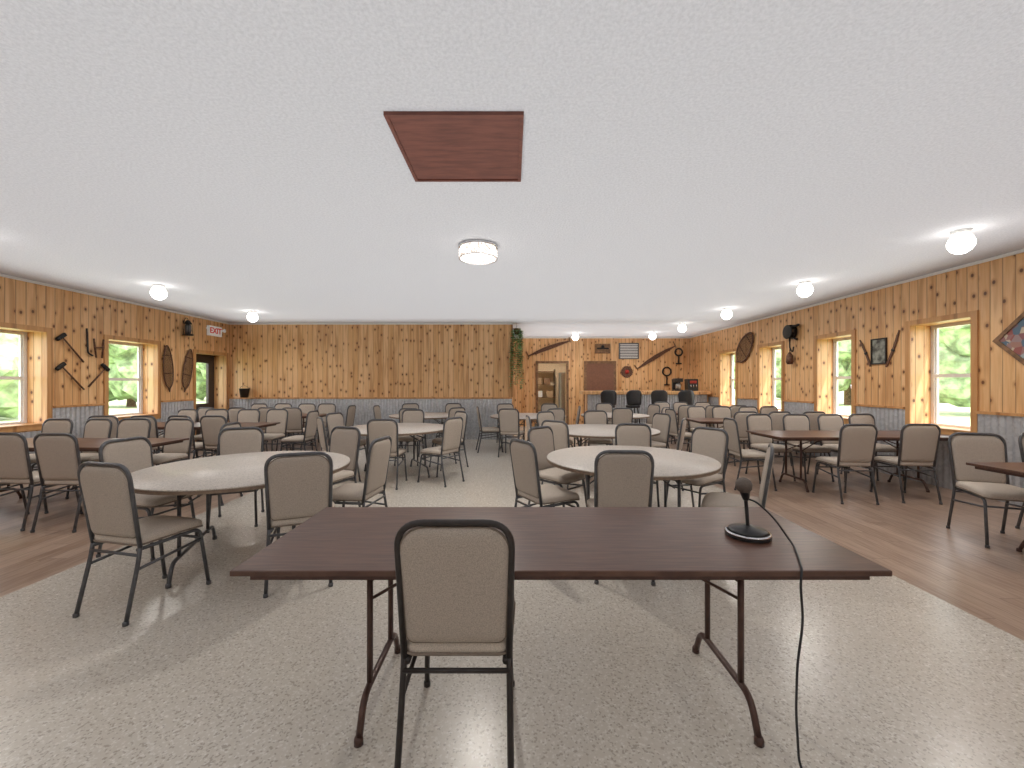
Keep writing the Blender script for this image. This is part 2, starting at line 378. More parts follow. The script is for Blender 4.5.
# ------------------------------------------------------------------ lights
gm = MB(); gm.lathe([(.001, -.235), (.04, -.23), (.08, -.20), (.103, -.155), (.105, -.12), (.09, -.075), (.065, -.04), (.055, -.03)], 24); globe_me = gm.mesh('lamp_globe', ['globe'])
gp = MB(); gp.lathe([(.055, -.04), (.075, -.03), (.08, -.005), (.08, 0)], 24); plate_me = gp.mesh('ceiling_plate', ['plate'])
def spot(x, y, z, p):
    l = bpy.data.lights.new('bulb', 'SPOT'); l.energy = p; l.spot_size = math.radians(172); l.spot_blend = .6; l.shadow_soft_size = .045; l.color = (1, .95, .88)
    o = bpy.data.objects.new('bulb', l); col.objects.link(o); o.location = (x, y, z)
for (x, y) in [(4.6, 4.2), (4.5, 6.3), (4.45, 8.5), (4.4, 10.6), (4.25, 12.4), (1.95, 12.6), (-5.6, 6.5), (-5.6, 8.85), (-5.6, 4.15), (4.55, 1.9), (-5.6, 1.9), (-3.2, -1.9), (2.6, -1.9)]:  # last two, unseen behind the camera, are added to brighten the foreground
    e = empty('ceiling_light', (x, y, H), label='lit white glass globe ceiling light', cat='ceiling light', group='globe ceiling lights')
    part('lamp_globe', globe_me, e); part('ceiling_plate', plate_me, e); spot(x, y, H-.25, 60 if y < 0 else (28 if y < 3 else 42) if y < 12 else 40)
e = empty('crystal_ceiling_light', (-.385, 4.66, H), label='round crystal drum flush ceiling light, lit', cat='ceiling light')
mb = MB(); mb.lathe([(.001, -.155), (.19, -.155), (.20, -.15), (.205, -.14), (.205, -.035), (.20, -.03)], 48, smooth=False)
for i in range(36):
    a = 2*math.pi*i/36; c_, s_ = math.cos(a)*.209, math.sin(a)*.209
    for zc in (-.06, -.09, -.12): mb.lathe([(.001, -.014), (.012, 0), (.001, .014)], 6, mx=Matrix.Translation((c_, s_, zc)))
part('crystal_shade', mb.mesh('crystal_shade', ['crystal']), e); spot(-.385, 4.66, H-.17, 95)
mb = MB(); mb.lathe([(.215, -.035), (.222, -.03), (.222, -.005), (.215, 0)], 48); mb.tube([(.214*math.cos(2*math.pi*i/48), .214*math.sin(2*math.pi*i/48), -.148) for i in range(48)], .006, 6, closed=True)
part('lamp_rim', mb.mesh('lamp_rim', ['chrome']), e)
def bounce(x, y, sx, sy, p):  # added area lamps facing up to brighten the ceiling; no such fixture
    l = bpy.data.lights.new('unseen_uplight', 'AREA'); l.shape = 'RECTANGLE'; l.size = sx; l.size_y = sy; l.energy = p; l.color = (.98, .985, 1); l.spread = math.radians(110)
    o = bpy.data.objects.new('unseen_uplight', l); col.objects.link(o); o.location = (x, y, 2.3); o.rotation_euler = (math.pi, 0, 0)
bounce(-.66, 4.2, 12.4, 12.2, 355); bounce(2.95, 12.1, 5.6, 3.2, 44)

# ------------------------------------------------------------------ chair
def rrect(wt, wb, h, rt, rb, n=6):
    pts = []
    for (cx, cz, r, a0) in ((wt/2-rt, h-rt, rt, 0), (-wt/2+rt, h-rt, rt, 90), (-wb/2+rb, rb, rb, 180), (wb/2-rb, rb, rb, 270)):
        for k in range(n+1):
            a = math.radians(a0+90*k/n); pts.append((cx+r*math.cos(a), cz+r*math.sin(a)))
    out = []
    for i in range(len(pts)):
        a = pts[i]; b = pts[(i+1) % len(pts)]; out.append(a); L = math.hypot(b[0]-a[0], b[1]-a[1])
        m = int(L/.08)
        for k in range(1, m+1): out.append((a[0]+(b[0]-a[0])*k/(m+1), a[1]+(b[1]-a[1])*k/(m+1)))
    return out
def yb(z): return -.195-(z-.46)*.15
ch = {}
mb = MB(); mb.cushion(rrect(.388, .362, .44, .088, .03), .045, lambda u, v, h: (u, yb(v+.488)+h-.012*math.cos(u*5)+.01, v+.488)); 
o_ = rrect(.385, .359, .437, .087, .03); mb.tube([(u, yb(v+.488)-.001, v+.4895) for u, v in o_], .006, 5, 1, closed=True)
ch['backrest'] = mb.mesh('chair_backrest', ['fab', 'piping'])
mb = MB(); mb.cushion([(u, v-.205) for u, v in rrect(.43, .40, .43, .07, .05)], .075, lambda u, v, h: (u, v, .462+h-(.02*max(0, (v-.1)/.12)**2)))
mb.tube([(u, v-.205, .445-(.02*max(0, (v-.1-.205)/.12)**2)) for u, v in rrect(.428, .398, .428, .07, .05)], .006, 5, 1, closed=True)
ch['seat'] = mb.mesh('chair_seat', ['fabs', 'piping'])
for nm, fm in (('frame', 'frame'), ('bluegrey', 'bluegrey')):
    d = {}
    mb = MB(); arch = fillet([(-.193, yb(.44), .42), (-.203, yb(.93), .945), (.203, yb(.93), .945), (.193, yb(.44), .42)], .10, 8); mb.tube(arch, .0125, 8)
    d['back_frame'] = mb.mesh('chair_back_frame', [fm])
    for sx in (-1, 1):
        mb = MB(); mb.tube(fillet([(sx*.193, yb(.44), .44), (sx*.195, -.205, .34), (sx*.20, -.275, .008)], .08), .012, 8)
        mb.lathe([(.016, 0), (.016, .02), (.013, .024)], 8, mx=Matrix.Translation((sx*.20, -.275, 0))); d['legb%d' % sx] = mb.mesh('chair_leg', [fm])
        mb = MB(); mb.tube(fillet([(sx*.18, -.20, .415), (sx*.185, .19, .415), (sx*.20, .245, .008)], .05), .012, 8)
        mb.lathe([(.016, 0), (.016, .02), (.013, .024)], 8, mx=Matrix.Translation((sx*.20, .245, 0))); d['legf%d' % sx] = mb.mesh('chair_leg', [fm])
    mb = MB(); mb.tube([(-.195, -.205, .385), (.195, -.205, .385)], .009, 6); mb.tube([(-.185, .195, .35), (.185, .195, .35)], .009, 6)
    for sx in (-1, 1): mb.tube([(sx*.194, -.215, .30), (sx*.19, .205, .345)], .009, 6)
    d['stretcher'] = mb.mesh('chair_stretcher', [fm]); ch[nm] = d
def chair(x, y, h, label='taupe padded banquet chair with dark metal frame', fm='bluegrey', group='banquet chairs'):
    e = empty('banquet_chair', (x, y, 0), math.radians(h), label, 'chair', group)
    part('backrest', ch['backrest'], e); part('seat', ch['seat'], e); part('back_frame', ch[fm]['back_frame'], e)
    for k in ('legb-1', 'legb1', 'legf-1', 'legf1'): part('leg', ch[fm][k], e)
    part('stretcher', ch[fm]['stretcher'], e)

# ------------------------------------------------------------------ tables
def fold_leg(top, half=.15, foot=.28, mat=0):
    mb = MB(); zt = top-.045
    for s_ in (-1, 1): mb.tube([(0, s_*half, zt), (0, s_*half, .155)], .0135, 8)
    mb.tube([(0, -half, .58), (0, half, .58)], .010, 6); mb.tube([(0, -half-.05, zt), (0, half+.05, zt)], .0125, 6)
    mb.tube(fillet([(0, -foot, .012), (0, -foot+.06, .145), (0, foot-.06, .145), (0, foot, .012)], .06), .0145, 8)
    for s_ in (-1, 1): mb.lathe([(.019, 0), (.019, .02), (.015, .03)], 8, mx=Matrix.Translation((0, s_*foot, 0)))
    return mb
def fold_brace(dx, top):
    mb = MB()
    for s_ in (-1, 1): mb.tube(fillet([(0, s_*.13, .50), (dx*.5, s_*.07, .60), (dx, s_*.03, top-.05)], .05), .007, 6)
    mb.box((min(dx-.03, dx+.03), -.05, top-.055), (dx+.03, .05, top-.045)); return mb
TOP = .74
def rect_mesh():
    mb = MB(); mb.box((-1.225, -.395, TOP-.022), (1.225, .395, TOP), 0, .004)
    ap = MB(); 
    for y in (-.36, .345): ap.box((-1.17, y, TOP-.05), (1.17, y+.015, TOP-.022))
    for x in (-1.17, 1.155): ap.box((x, -.345, TOP-.05), (x+.015, .345, TOP-.022))
    return mb.mesh('table_top', ['lam']), ap.mesh('table_apron', ['legbrown'])
rt_me, ra_me = rect_mesh()
lb = fold_leg(TOP).mesh('folding_leg', ['legbrown']); br1 = fold_brace(.42, TOP).mesh('leg_brace', ['legbrown']); br2 = fold_brace(-.42, TOP).mesh('leg_brace', ['legbrown'])
lg = fold_leg(TOP, .30, .48).mesh('folding_leg', ['bluegrey']); bg1 = fold_brace(.3, TOP).mesh('leg_brace', ['bluegrey']); bg2 = fold_brace(-.3, TOP).mesh('leg_brace', ['bluegrey'])
def rect_table(x, y, rot=0, label='dark brown laminate folding banquet table', group='dark folding tables', sx=1):
    e = empty('folding_table', (x, y, 0), math.radians(rot), label, 'table', group); e.scale = (sx, 1, 1)
    part('table_top', rt_me, e); part('table_apron', ra_me, e)
    part('folding_leg', lb, e, loc=(-.79, 0, 0)); part('folding_leg', lb, e, loc=(.80, 0, 0)); part('leg_brace', br1, e, loc=(-.79, 0, 0)); part('leg_brace', br2, e, loc=(.80, 0, 0))
RR = .83
mb = MB(); mb.lathe([(.001, TOP-.012), (RR-.005, TOP-.012), (RR-.001, TOP-.006), (RR-.004, TOP-.001), (.001, TOP)], 72); 
rd_top = mb.mesh('table_top', ['white_top'])
mb = MB(); mb.lathe([(RR-.06, TOP-.035), (RR-.004, TOP-.035), (RR-.002, TOP-.012), (RR-.06, TOP-.012)], 72, smooth=False); rd_edge = mb.mesh('table_edge', ['edge'])
def round_table(x, y, s=1, rot=0):
    e = empty('round_table', (x, y, 0), math.radians(rot), 'round off-white laminate folding banquet table', 'table', 'round tables')
    for nm, me in (('table_top', rd_top), ('table_edge', rd_edge)):
        p = part(nm, me, e); p.scale = (s, s, 1)
    part('folding_leg', lg, e, loc=(-.38, 0, 0)); part('folding_leg', lg, e, loc=(.38, 0, 0)); part('leg_brace', bg1, e, loc=(-.38, 0, 0)); part('leg_brace', bg2, e, loc=(.38, 0, 0))

rect_table(.181, 1.908, 0, 'long dark brown wood-grain folding table holding a microphone', None)
chair(-.203, 1.70, 0, 'taupe banquet chair with dark frame, tucked under the long brown table', 'frame', None)

round_table(-2.22, 3.46, .96, 20)
for c in [(-2.42, 2.74, -13), (-1.57, 3.08, 22), (-1.42, 3.68, 82), (-1.95, 4.33, 158), (-2.85, 4.25, 205), (-3.12, 3.55, -98)]: chair(*c)
round_table(1.1, 3.85, .93, -10)
for c in [(.82, 3.20, -3), (.31, 3.62, -60), (.50, 4.40, -135), (1.42, 4.68, 172), (1.93, 4.32, 122), (1.80, 3.34, 60)]: chair(*c)
round_table(-1.84, 6.5, 1, 30)
for c in [(-1.76, 5.82, 0), (-1.05, 6.0, 58), (-2.7, 6.75, -105), (-2.55, 6.05, -55), (-1.85, 7.42, 180), (-1.1, 7.05, 128)]: chair(*c)
round_table(1.38, 6.25, 1, 0)
for c in [(.5, 6.2, -85), (.75, 6.95, -140), (1.5, 7.15, 178), (2.2, 6.6, 110), (2.15, 5.8, 60), (.72, 5.55, -40)]: chair(*c)
round_table(.35, 9.0, 1, 40)
for c in [(-.47, 8.75, -80), (.0, 8.22, -15), (.75, 8.25, 25), (1.2, 8.9, 85), (-.1, 9.78, 195), (.8, 9.75, 155)]: chair(*c)
round_table(-1.9, 9.2, 1, 0)
for c in [(-2.0, 8.32, -5), (-1.3, 8.55, 45), (-2.78, 9.2, -90), (-1.5, 9.95, 170), (-2.4, 9.9, 205)]: chair(*c)
# rect tables
def rect_set(xc, yc, near, far, jit=9):
    rect_table(xc, yc)
    for x in near: chair(x, yc-.55+R.uniform(-.08, .02), R.uniform(-jit, jit))
    for x in far: chair(x, yc+.55+R.uniform(-.02, .08), 180+R.uniform(-jit, jit))
rect_set(-5.35, 4.85, [-6.2, -5.55, -4.95, -4.42], [-6.25, -5.72, -5.2, -4.6])
rect_set(-5.4, 7.0, [-6.2, -5.55, -5.0, -4.5], [-6.2, -5.6, -5.0, -4.5])
rect_set(-5.4, 9.2, [-6.2, -5.55, -5.0, -4.5], [-6.2, -5.6, -5.0, -4.5])
chair(-3.8, 7.3, 90); chair(-3.85, 9.2, 88); chair(-3.7, 5.0, 95)
rect_table(4.93, 3.22, sx=.76)
chair(4.42, 3.74, 160); chair(5.2, 3.78, 180)
rect_set(4.70, 5.7, [4.15, 4.93], [3.95, 4.5, 5.05, 5.6]); chair(3.3, 5.7, -95)
rect_set(4.70, 7.95, [4.1, 4.65, 5.25], [4.0, 4.5, 5.05, 5.55]); chair(3.3, 7.9, -85)
rect_set(4.70, 10.1, [4.0, 4.55, 5.1], [3.95, 4.5, 5.05])
round_table(2.3, 9.2, .9, 20)
for c in [(2.2, 8.42, 0), (2.99, 8.68, 50), (3.08, 9.5, 110), (2.3, 9.99, 180)]: chair(*c)

# ------------------------------------------------------------------ microphone
e = empty('microphone', (1.07, 1.86, TOP), label='desk microphone with gooseneck, round base and long cable', cat='microphone')
mb = MB(); mb.lathe([(.088, 0), (.092, .004), (.092, .018), (.086, .024)], 40, 0); mb.lathe([(.084, .024), (.075, .034), (.03, .042), (.012, .05)], 40, 0)
mb.lathe([(.0935, .016), (.0935, .021), (.088, .024)], 40, 1)
part('microphone_base', mb.mesh('microphone_base', ['blackplastic', 'chrome']), e)
mb = MB(); mb.tube(fillet([(.0, .0, .04), (.0, .01, .12), (-.012, .0, .19)], .05), .008, 10); part('gooseneck', mb.mesh('gooseneck', ['blackplastic']), e)
dv = Vector((-.02, -.02, .06)).normalized(); q = dv.to_track_quat('Z', 'Y').to_matrix().to_4x4(); mx = Matrix.Translation((-.008, 0, .165)) @ q
mb = MB(); mb.lathe([(.011, 0), (.015, .01), (.022, .05), (.024, .055)], 20, mx=mx); part('microphone_body', mb.mesh('microphone_body', ['blackplastic']), e)
mb = MB(); mb.lathe([(.024, .055), (.031, .062), (.034, .077), (.032, .093), (.022, .106), (.001, .111)], 20, mx=mx); part('microphone_head', mb.mesh('microphone_head', ['screen']), e)
w = [(1.065, 1.86, .91), (1.10, 1.85, .90), (1.16, 1.82, .84), (1.20, 1.79, .765), (1.19, 1.73, .746), (1.12, 1.60, .746), (1.07, 1.512, .746), (1.047, 1.488, .70), (1.055, 1.485, .57), (1.03, 1.48, .42), (1.025, 1.48, .25), (1.03, 1.47, .06), (1.05, 1.42, .008), (1.2, 1.2, .008)]
w = [Vector(p)-Vector((1.07, 1.86, TOP)) for p in w]
mb = MB(); mb.tube(fillet(w, .05, 6), .0042, 8); part('microphone_cable', mb.mesh('microphone_cable', ['blackplastic']), e)

# ------------------------------------------------------------------ wall decor.  local: X = right when facing the wall, Z up, -Y out of wall
LROT = math.pi/2; RROT = -math.pi/2
def decor(name, loc, wall, label, cat, parts, roll=0, group=None):
    rz = {'L': LROT, 'R': RROT, 'B': 0}[wall]; e = empty(name, loc, rz, label, cat, group, roty=math.radians(roll))
    for pn, mbx, mats in parts: part(pn, mbx.mesh(pn, mats), e)
    return e
def snowshoe(step=.025):
    f = MB(); W = MB(); pts = []
    for i in range(40):
        a = 2*math.pi*i/40; z = math.cos(a)*.36; wdt = .13*(1-.25*math.cos(a))
        x = math.sin(a)*wdt; z = z if z > 0 else z*1.25
        pts.append((x, -.03, z))
    pts[20] = (0, -.03, -.52); f.tube(pts, .014, 6, closed=True)
    for z in (.18, -.17): f.tube([(-.125, -.03, z), (.125, -.03, z)], .011, 6)
    def wd(z):
        best = 0
        for i in range(20):
            a, b = pts[i], pts[i+1]
            if (a[2]-z)*(b[2]-z) <= 0 and a[2] != b[2]: t_ = (z-a[2])/(b[2]-a[2]); best = a[0]+(b[0]-a[0])*t_
        return best
    k = -.45
    while k < .36:
        for s_ in (-1, 1):
            z1 = max(-.44, min(.35, k+.14)); W.tube([(-s_*wd(k), -.03, k), (s_*wd(z1), -.03, z1)], .0045, 4)
        k += step
    return [('snowshoe_frame', f, ['cane']), ('snowshoe_webbing', W, ['web'])]
decor('snowshoe', (XL+.005, 8.66, 1.84), 'L', 'wooden snowshoe with rawhide webbing on the pine wall', 'snowshoe', snowshoe(), -4, 'pair of snowshoes').scale = (.9, 1, 1.1)
decor('snowshoe', (XL+.005, 9.2, 1.82), 'L', 'wooden snowshoe with rawhide webbing on the pine wall', 'snowshoe', snowshoe(), 10, 'pair of snowshoes').scale = (.9, 1, 1.1)
decor('snowshoe', (XR-.005, 10.42, 2.40), 'R', 'large wooden snowshoe hung at a slant on the pine wall', 'snowshoe', snowshoe(.03), 46).scale = (1.9, 1, 1.1)
def hammer(L=.52):
    h = MB(); h.tube([(0, -.03, -L/2), (0, -.03, L/2)], .014, 8, r2=.011); b = MB(); b.box((-.07, -.05, L/2-.03), (.07, -.01, L/2+.03), 0, .01); b.lathe([(.026, -.02), (.03, 0), (.026, .02)], 12, mx=Matrix.Translation((-.075, -.03, L/2)) @ Matrix.Rotation(math.pi/2, 4, 'Y'))
    return [('tool_handle', h, ['rust']), ('tool_head', b, ['black'])]
decor('antique_hammer', (XL+.01, 6.78, 2.0), 'L', 'antique iron hammer tool hung diagonally on pine boards', 'tool', hammer(), -40, 'antique iron tools')
decor('antique_hammer', (XL+.01, 6.78, 1.53), 'L', 'antique iron hammer tool hung diagonally on pine boards', 'tool', hammer(), -42, 'antique iron tools')
decor('antique_hammer', (XL+.01, 7.18, 1.55), 'L', 'antique iron hammer tool hung diagonally on pine boards', 'tool', hammer(.45), 42, 'antique iron tools')
a = MB(); a.tube(fillet([(-.12, -.03, .32), (-.10, -.03, -.1), (-.02, -.03, -.14)], .05), .014, 6)
b = MB()
b.tube([(.0, -.03, .16), (.04, -.03, -.17)], .014, 6); b.tube([(.17, -.03, .16), (.14, -.03, -.17)], .014, 6); b.tube([(.01, -.03, .0), (.15, -.03, .02)], .012, 6)
decor('antique_tongs', (XL+.01, 7.12, 2.06), 'L', 'rusty iron branding pieces on the pine wall', 'tool', [('iron_hook', a, ['black']), ('iron_frame', b, ['rust'])], 0)
def lantern(s=1):
    f = MB(); f.lathe([(.09*s, -.14*s), (.09*s, -.11*s), (.05*s, -.10*s)], 16, mx=Matrix.Translation((0, -.11, 0))); f.lathe([(.06*s, .09*s), (.07*s, .10*s), (.03*s, .16*s), (.015*s, .17*s)], 16, mx=Matrix.Translation((0, -.11, 0)))
    for i in range(4):
        an = math.pi/4+i*math.pi/2; f.tube([(.075*s*math.cos(an), -.11+.075*s*math.sin(an), -.11*s), (.062*s*math.cos(an), -.11+.062*s*math.sin(an), .1*s)], .005, 5)
    f.tube(fillet([(0, 0, .1*s), (0, -.05, .22*s), (0, -.11, .2*s), (0, -.11, .17*s)], .03), .006, 6)
    g = MB(); g.lathe([(.045*s, -.10*s), (.06*s, -.03*s), (.055*s, .05*s), (.04*s, .09*s)], 16, mx=Matrix.Translation((0, -.11, 0)))
    return [('lantern_frame', f, ['black']), ('lantern_chimney', g, ['bluegrey'])]
decor('hanging_lantern', (XL, 9.1, 2.66), 'L', 'old black oil lantern hung on pine boards', 'lantern', lantern(1.1))
def pulley():
    a = MB(); mx = Matrix.Translation((0, -.09, .3)) @ Matrix.Rotation(math.pi/2, 4, 'X'); a.lathe([(.13, -.05), (.15, -.055), (.12, 0), (.15, .055), (.13, .06)], 24, mx=mx)
    b = MB(); b.tube([(0, -.09, .45), (0, -.09, .1)], .02, 8); b.tube(fillet([(0, -.09, .1), (0, -.09, -.05), (.09, -.09, -.14), (.12, -.09, -.02)], .05), .016, 8); b.box((-.03, -.09, .40), (.03, 0, .45))
    b.tube([(-.2, -.07, .36), (.24, -.07, .42)], .026, 6); b.tube([(.05, -.08, .2), (.2, -.08, .12)], .02, 6)
    c = MB(); c.lathe([(.05, -.38), (.07, -.33), (.06, -.2), (.02, -.13)], 14, mx=Matrix.Translation((0, -.09, 0))); c.tube([(0, -.09, -.15), (0, -.09, .1)], .01, 6)
    return [('pulley_wheel', a, ['black']), ('pulley_hook', b, ['black']), ('pulley_weight', c, ['rust'])]
decor('antique_pulley', (XR, 8.68, 2.23), 'R', 'black iron antique pulley with hook on the pine wall', 'pulley', pulley())
def ski(L, bend=.06):
    f = MB(); pts = [(bend*math.sin(math.pi*i/14), -.012, -L/2+L*i/14) for i in range(15)]
    vs = []; fs = []
    for i, p in enumerate(pts):
        w_ = .018 if 0 < i < 13 else .010
        vs += [(p[0]-w_, p[1]-.006, p[2]), (p[0]+w_, p[1]-.006, p[2]), (p[0]+w_, p[1]+.006, p[2]), (p[0]-w_, p[1]+.006, p[2])]
    for i in range(14):
        for k in range(4): fs.append((i*4+k, i*4+(k+1) % 4, i*4+4+(k+1) % 4, i*4+4+k))
    fs += [(3, 2, 1, 0), (56, 57, 58, 59)]; f.add(vs, fs); return f
b = MB(); b.box((-.0, -.03, -.03), (.05, -.018, .0))
decor('wooden_ski', (XR, 6.92, 1.95), 'R', 'short narrow wooden ski on the pine wall', 'ski', [('ski_board', ski(.5, .015), ['cane']), ('ski_strap', b, ['black'])], -24, 'wooden skis')
b = MB(); b.box((-.0, -.03, -.03), (.05, -.018, .0))
decor('wooden_ski', (XR, 6.42, 1.98), 'R', 'short narrow wooden ski on the pine wall', 'ski', [('ski_board', ski(.6, .015), ['cane']), ('ski_strap', b, ['black'])], 22, 'wooden skis')
def picture(w_, h_, fw, fm, pm):
    f = MB(); f.box((-w_/2, -.025, -h_/2), (-w_/2+fw, 0, h_/2)); f.box((w_/2-fw, -.025, -h_/2), (w_/2, 0, h_/2)); f.box((-w_/2+fw, -.025, h_/2-fw), (w_/2-fw, 0, h_/2)); f.box((-w_/2+fw, -.025, -h_/2), (w_/2-fw, 0, -h_/2+fw))
    p = MB(); p.box((-w_/2+fw, -.012, -h_/2+fw), (w_/2-fw, -.002, h_/2-fw)); return [('picture_frame', f, [fm]), ('picture_print', p, [pm])]
decor('framed_picture', (XR, 6.66, 1.96), 'R', 'small dark framed print on the pine wall', 'picture', picture(.28, .42, .02, 'black', 'print'))
decor('framed_painting', (XR, 4.68, 1.96), 'R', 'square wood-framed floral painting hung as a diamond', 'painting', picture(.56, .56, .045, 'oldwood', 'paint'), 45)
# exit sign
e = empty('exit_sign', (XL, 10.02, 2.72), LROT, 'white EXIT sign with red letters and emergency lamps', 'exit sign')
mb = MB(); mb.box((-.22, -.06, -.12), (.22, 0, .12), 0, .008); part('sign_body', mb.mesh('sign_body', ['signwhite']), e)
cu = bpy.data.curves.new('exit_text', 'FONT'); cu.body = 'EXIT'; cu.size = .19; cu.align_x = 'CENTER'; cu.align_y = 'CENTER'; cu.extrude = .003; cu.offset = .003
tmp = bpy.data.objects.new('tmp', cu); col.objects.link(tmp); bpy.context.view_layer.update()
me = bpy.data.meshes.new_from_object(tmp); bpy.data.objects.remove(tmp); me.transform(Matrix.Translation((0, -.062, 0)) @ Matrix.Rotation(math.pi/2, 4, 'X')); me.materials.clear(); me.materials.append(M['signred'])
part('sign_text', me, e)
for sx in (-1, 1):
    mb = MB(); mb.lathe([(.025, 0), (.045, .04), (.048, .05)], 14, mx=Matrix.Translation((sx*.27, -.04, .04)) @ Matrix.Rotation(math.pi/2, 4, 'X')); mb.box((min(sx*.22, sx*.27), -.045, .03), (max(sx*.22, sx*.27), -.03, .05)); part('emergency_lamp', mb.mesh('emergency_lamp', ['signwhite']), e)
# bucket on ledge
e = empty('iron_bucket', (-6.83, YB-.14, WZ+.035), label='small dark iron bucket on the wainscot ledge', cat='bucket')
mb = MB(); mb.lathe([(.085, 0), (.115, .22), (.122, .23), (.108, .22), (.08, .01)], 20); part('bucket_body', mb.mesh('bucket_body', ['black']), e)
mb = MB(); mb.tube([(.115*math.cos(a_*math.pi/10), 0, .21+.09*math.sin(a_*math.pi/10)) for a_ in range(11)], .004, 6); part('bucket_handle', mb.mesh('bucket_handle', ['black']), e)
mb = MB(); mb.box((-7.1, YB-.29, WZ+.012), (-6.55, YB-.045, WZ+.034)); trim(mb, ['pinetrim'], 'small pine ledge shelf', 'shelf')
# saws
def saw(L, w_=.10):
    poly = [(-L/2, .02), (-L/4, w_*.8), (0, w_), (L/4, w_*.8), (L/2, .02)]; n = int(L/.035); bot = []
    for i in range(n+1):
        x = L/2-L*i/n; y = -.02-.03*(1-(2*x/L)**2); bot.append((x, y)); 
        if i < n: bot.append((x-L/n/2, y+.025))
    b = MB(); b.prism(poly+bot, -.03, -.026); h = MB()
    for s_ in (-1, 1): h.tube([(s_*(L/2-.01), -.03, -.05), (s_*(L/2+.01), -.03, .17)], .018, 8)
    return [('saw_blade', b, ['rust']), ('saw_handle', h, ['oldwood'])]
decor('crosscut_saw', (1.25, YB2, 2.62), 'B', 'long rusty two-man crosscut saw on the pine wall', 'saw', saw(1.5), -20)
decor('crosscut_saw', (4.85, YB2, 2.32), 'B', 'long rusty two-man crosscut saw on the pine wall', 'saw', saw(1.5), -31)
n = 40; poly = [((.21 if i % 2 else .185)*math.cos(2*math.pi*i/n), (.21 if i % 2 else .185)*math.sin(2*math.pi*i/n)) for i in range(n)]
b = MB(); b.prism(poly, -.025, -.02); c = MB(); c.lathe([(.07, 0), (.07, .006)], 20, mx=Matrix.Translation((0, -.025, 0)) @ Matrix.Rotation(math.pi/2, 4, 'X'))
decor('circular_saw_blade', (3.86, YB2, 1.84), 'B', 'round saw blade with red centre on the pine wall', 'saw blade', [('blade_disc', b, ['rust']), ('blade_hub', c, ['red'])])
b = MB(); b.box((-.26, -.03, -.16), (.26, 0, .16), 0, .01); c = MB(); c.box((-.2, -.045, -.02), (.2, -.03, .03)); c.lathe([(.05, 0), (.06, .02), (.03, .03)], 12, mx=Matrix.Translation((0, -.03, .05)) @ Matrix.Rotation(math.pi/2, 4, 'X'))
decor('wall_plaque', (3.05, YB2, 2.62), 'B', 'dark wooden plaque with iron piece', 'plaque', [('plaque_board', b, ['oldwood']), ('plaque_ornament', c, ['black'])])
b = MB(); b.box((-.34, -.02, -.27), (.34, 0, .27), 0, .005); c = MB()
for i in range(9): c.box((-.29, -.032, -.235+i*.054), (.29, -.02, -.212+i*.054))
decor('air_vent', (3.93, YB2, 2.54), 'B', 'grey louvred air return vent on the pine wall', 'vent', [('vent_frame', b, ['bluegrey']), ('vent_louvre', c, ['white'])])
for (x, z, s_) in ((5.2, 1.85, 1.4), (5.6, 2.5, 1.2)):
    a = MB(); a.tube([(.1*math.cos(k*math.pi/8)*s_, -.03, .1*math.sin(k*math.pi/8)*s_) for k in range(16)], .026, 6, closed=True); b = MB(); b.tube([(0, -.03, -.1*s_), (0, -.03, -.32*s_)], .02, 6); b.tube([(-.09, -.03, -.32*s_), (.09, -.03, -.32*s_)], .024, 6)
    decor('iron_trap', (x, YB2, z), 'B', 'old black iron trap hung on the wall', 'trap', [('trap_jaws', a, ['black']), ('trap_chain', b, ['black'])], 0, 'iron traps')
# bar
e = empty('bar_counter', (0, 0, 0), label='bar counter with pine top and corrugated metal front', cat='bar')
mb = MB(); mb.box((2.1, 12.15, 1.12), (XR-.06, 12.75, 1.22), 0, .006); part('bar_top', mb.mesh('bar_top', ['pine']), e)
mb = MB(); mb.box((2.25, 12.34, 0), (XR-.06, 12.65, 1.12)); part('bar_body', mb.mesh('bar_body', ['pine']), e)
mb = MB(); vs = []; fs = []; L = 3.6; n = int(L/.0127)
for i in range(n+1):
    s_ = L*i/n; vs += [(2.27+s_, 12.325+.009*math.sin(2*math.pi*s_/.076), .02), (2.27+s_, 12.325+.009*math.sin(2*math.pi*s_/.076), 1.11)]
for i in range(n): fs.append((2*i, 2*i+2, 2*i+3, 2*i+1))
mb.add(vs, fs, 0, True); part('bar_front', mb.mesh('bar_front', ['galv']), e)
# stools
def stool_parts():
    s1 = MB(); s1.cushion([(.2*math.cos(2*math.pi*k/24), .2*math.sin(2*math.pi*k/24)) for k in range(24)], .09, lambda u, v, h: (u, v, .80+h))
    s2 = MB(); s2.cushion(rrect(.46, .42, .42, .14, .04), .05, lambda u, v, h: (u, -.17+h+2.0*u*u, .84+v))
    l = []
    for i in range(4):
        an = math.pi/4+i*math.pi/2; t_ = MB(); t_.tube([(.13*math.cos(an), .13*math.sin(an), .76), (.25*math.cos(an), .25*math.sin(an), 0.0)], .018, 8); l.append(t_)
    r = MB(); r.tube([(.2*math.cos(2*math.pi*k/24), .2*math.sin(2*math.pi*k/24), .25) for k in range(24)], .01, 6, closed=True)
    for sx in (-.1, .1): r.tube([(sx, -.12, .78), (sx, -.17, .96)], .011, 6)
    return s1.mesh('stool_seat', ['blackplastic']), s2.mesh('stool_back', ['blackplastic']), [q_.mesh('stool_leg', ['black']) for q_ in l], r.mesh('stool_footrest', ['black'])
S = stool_parts()
for (x, y) in ((2.72, 11.6), (3.42, 11.6), (4.15, 11.6), (4.9, 11.6)):
    e = empty('bar_stool', (x, y, 0), R.uniform(-.2, .2), 'black padded bar stool with low back', 'stool', 'bar stools')
    part('seat', S[0], e); part('backrest', S[1], e); part('footrest', S[3], e)
    for l in S[2]: part('leg', l, e)
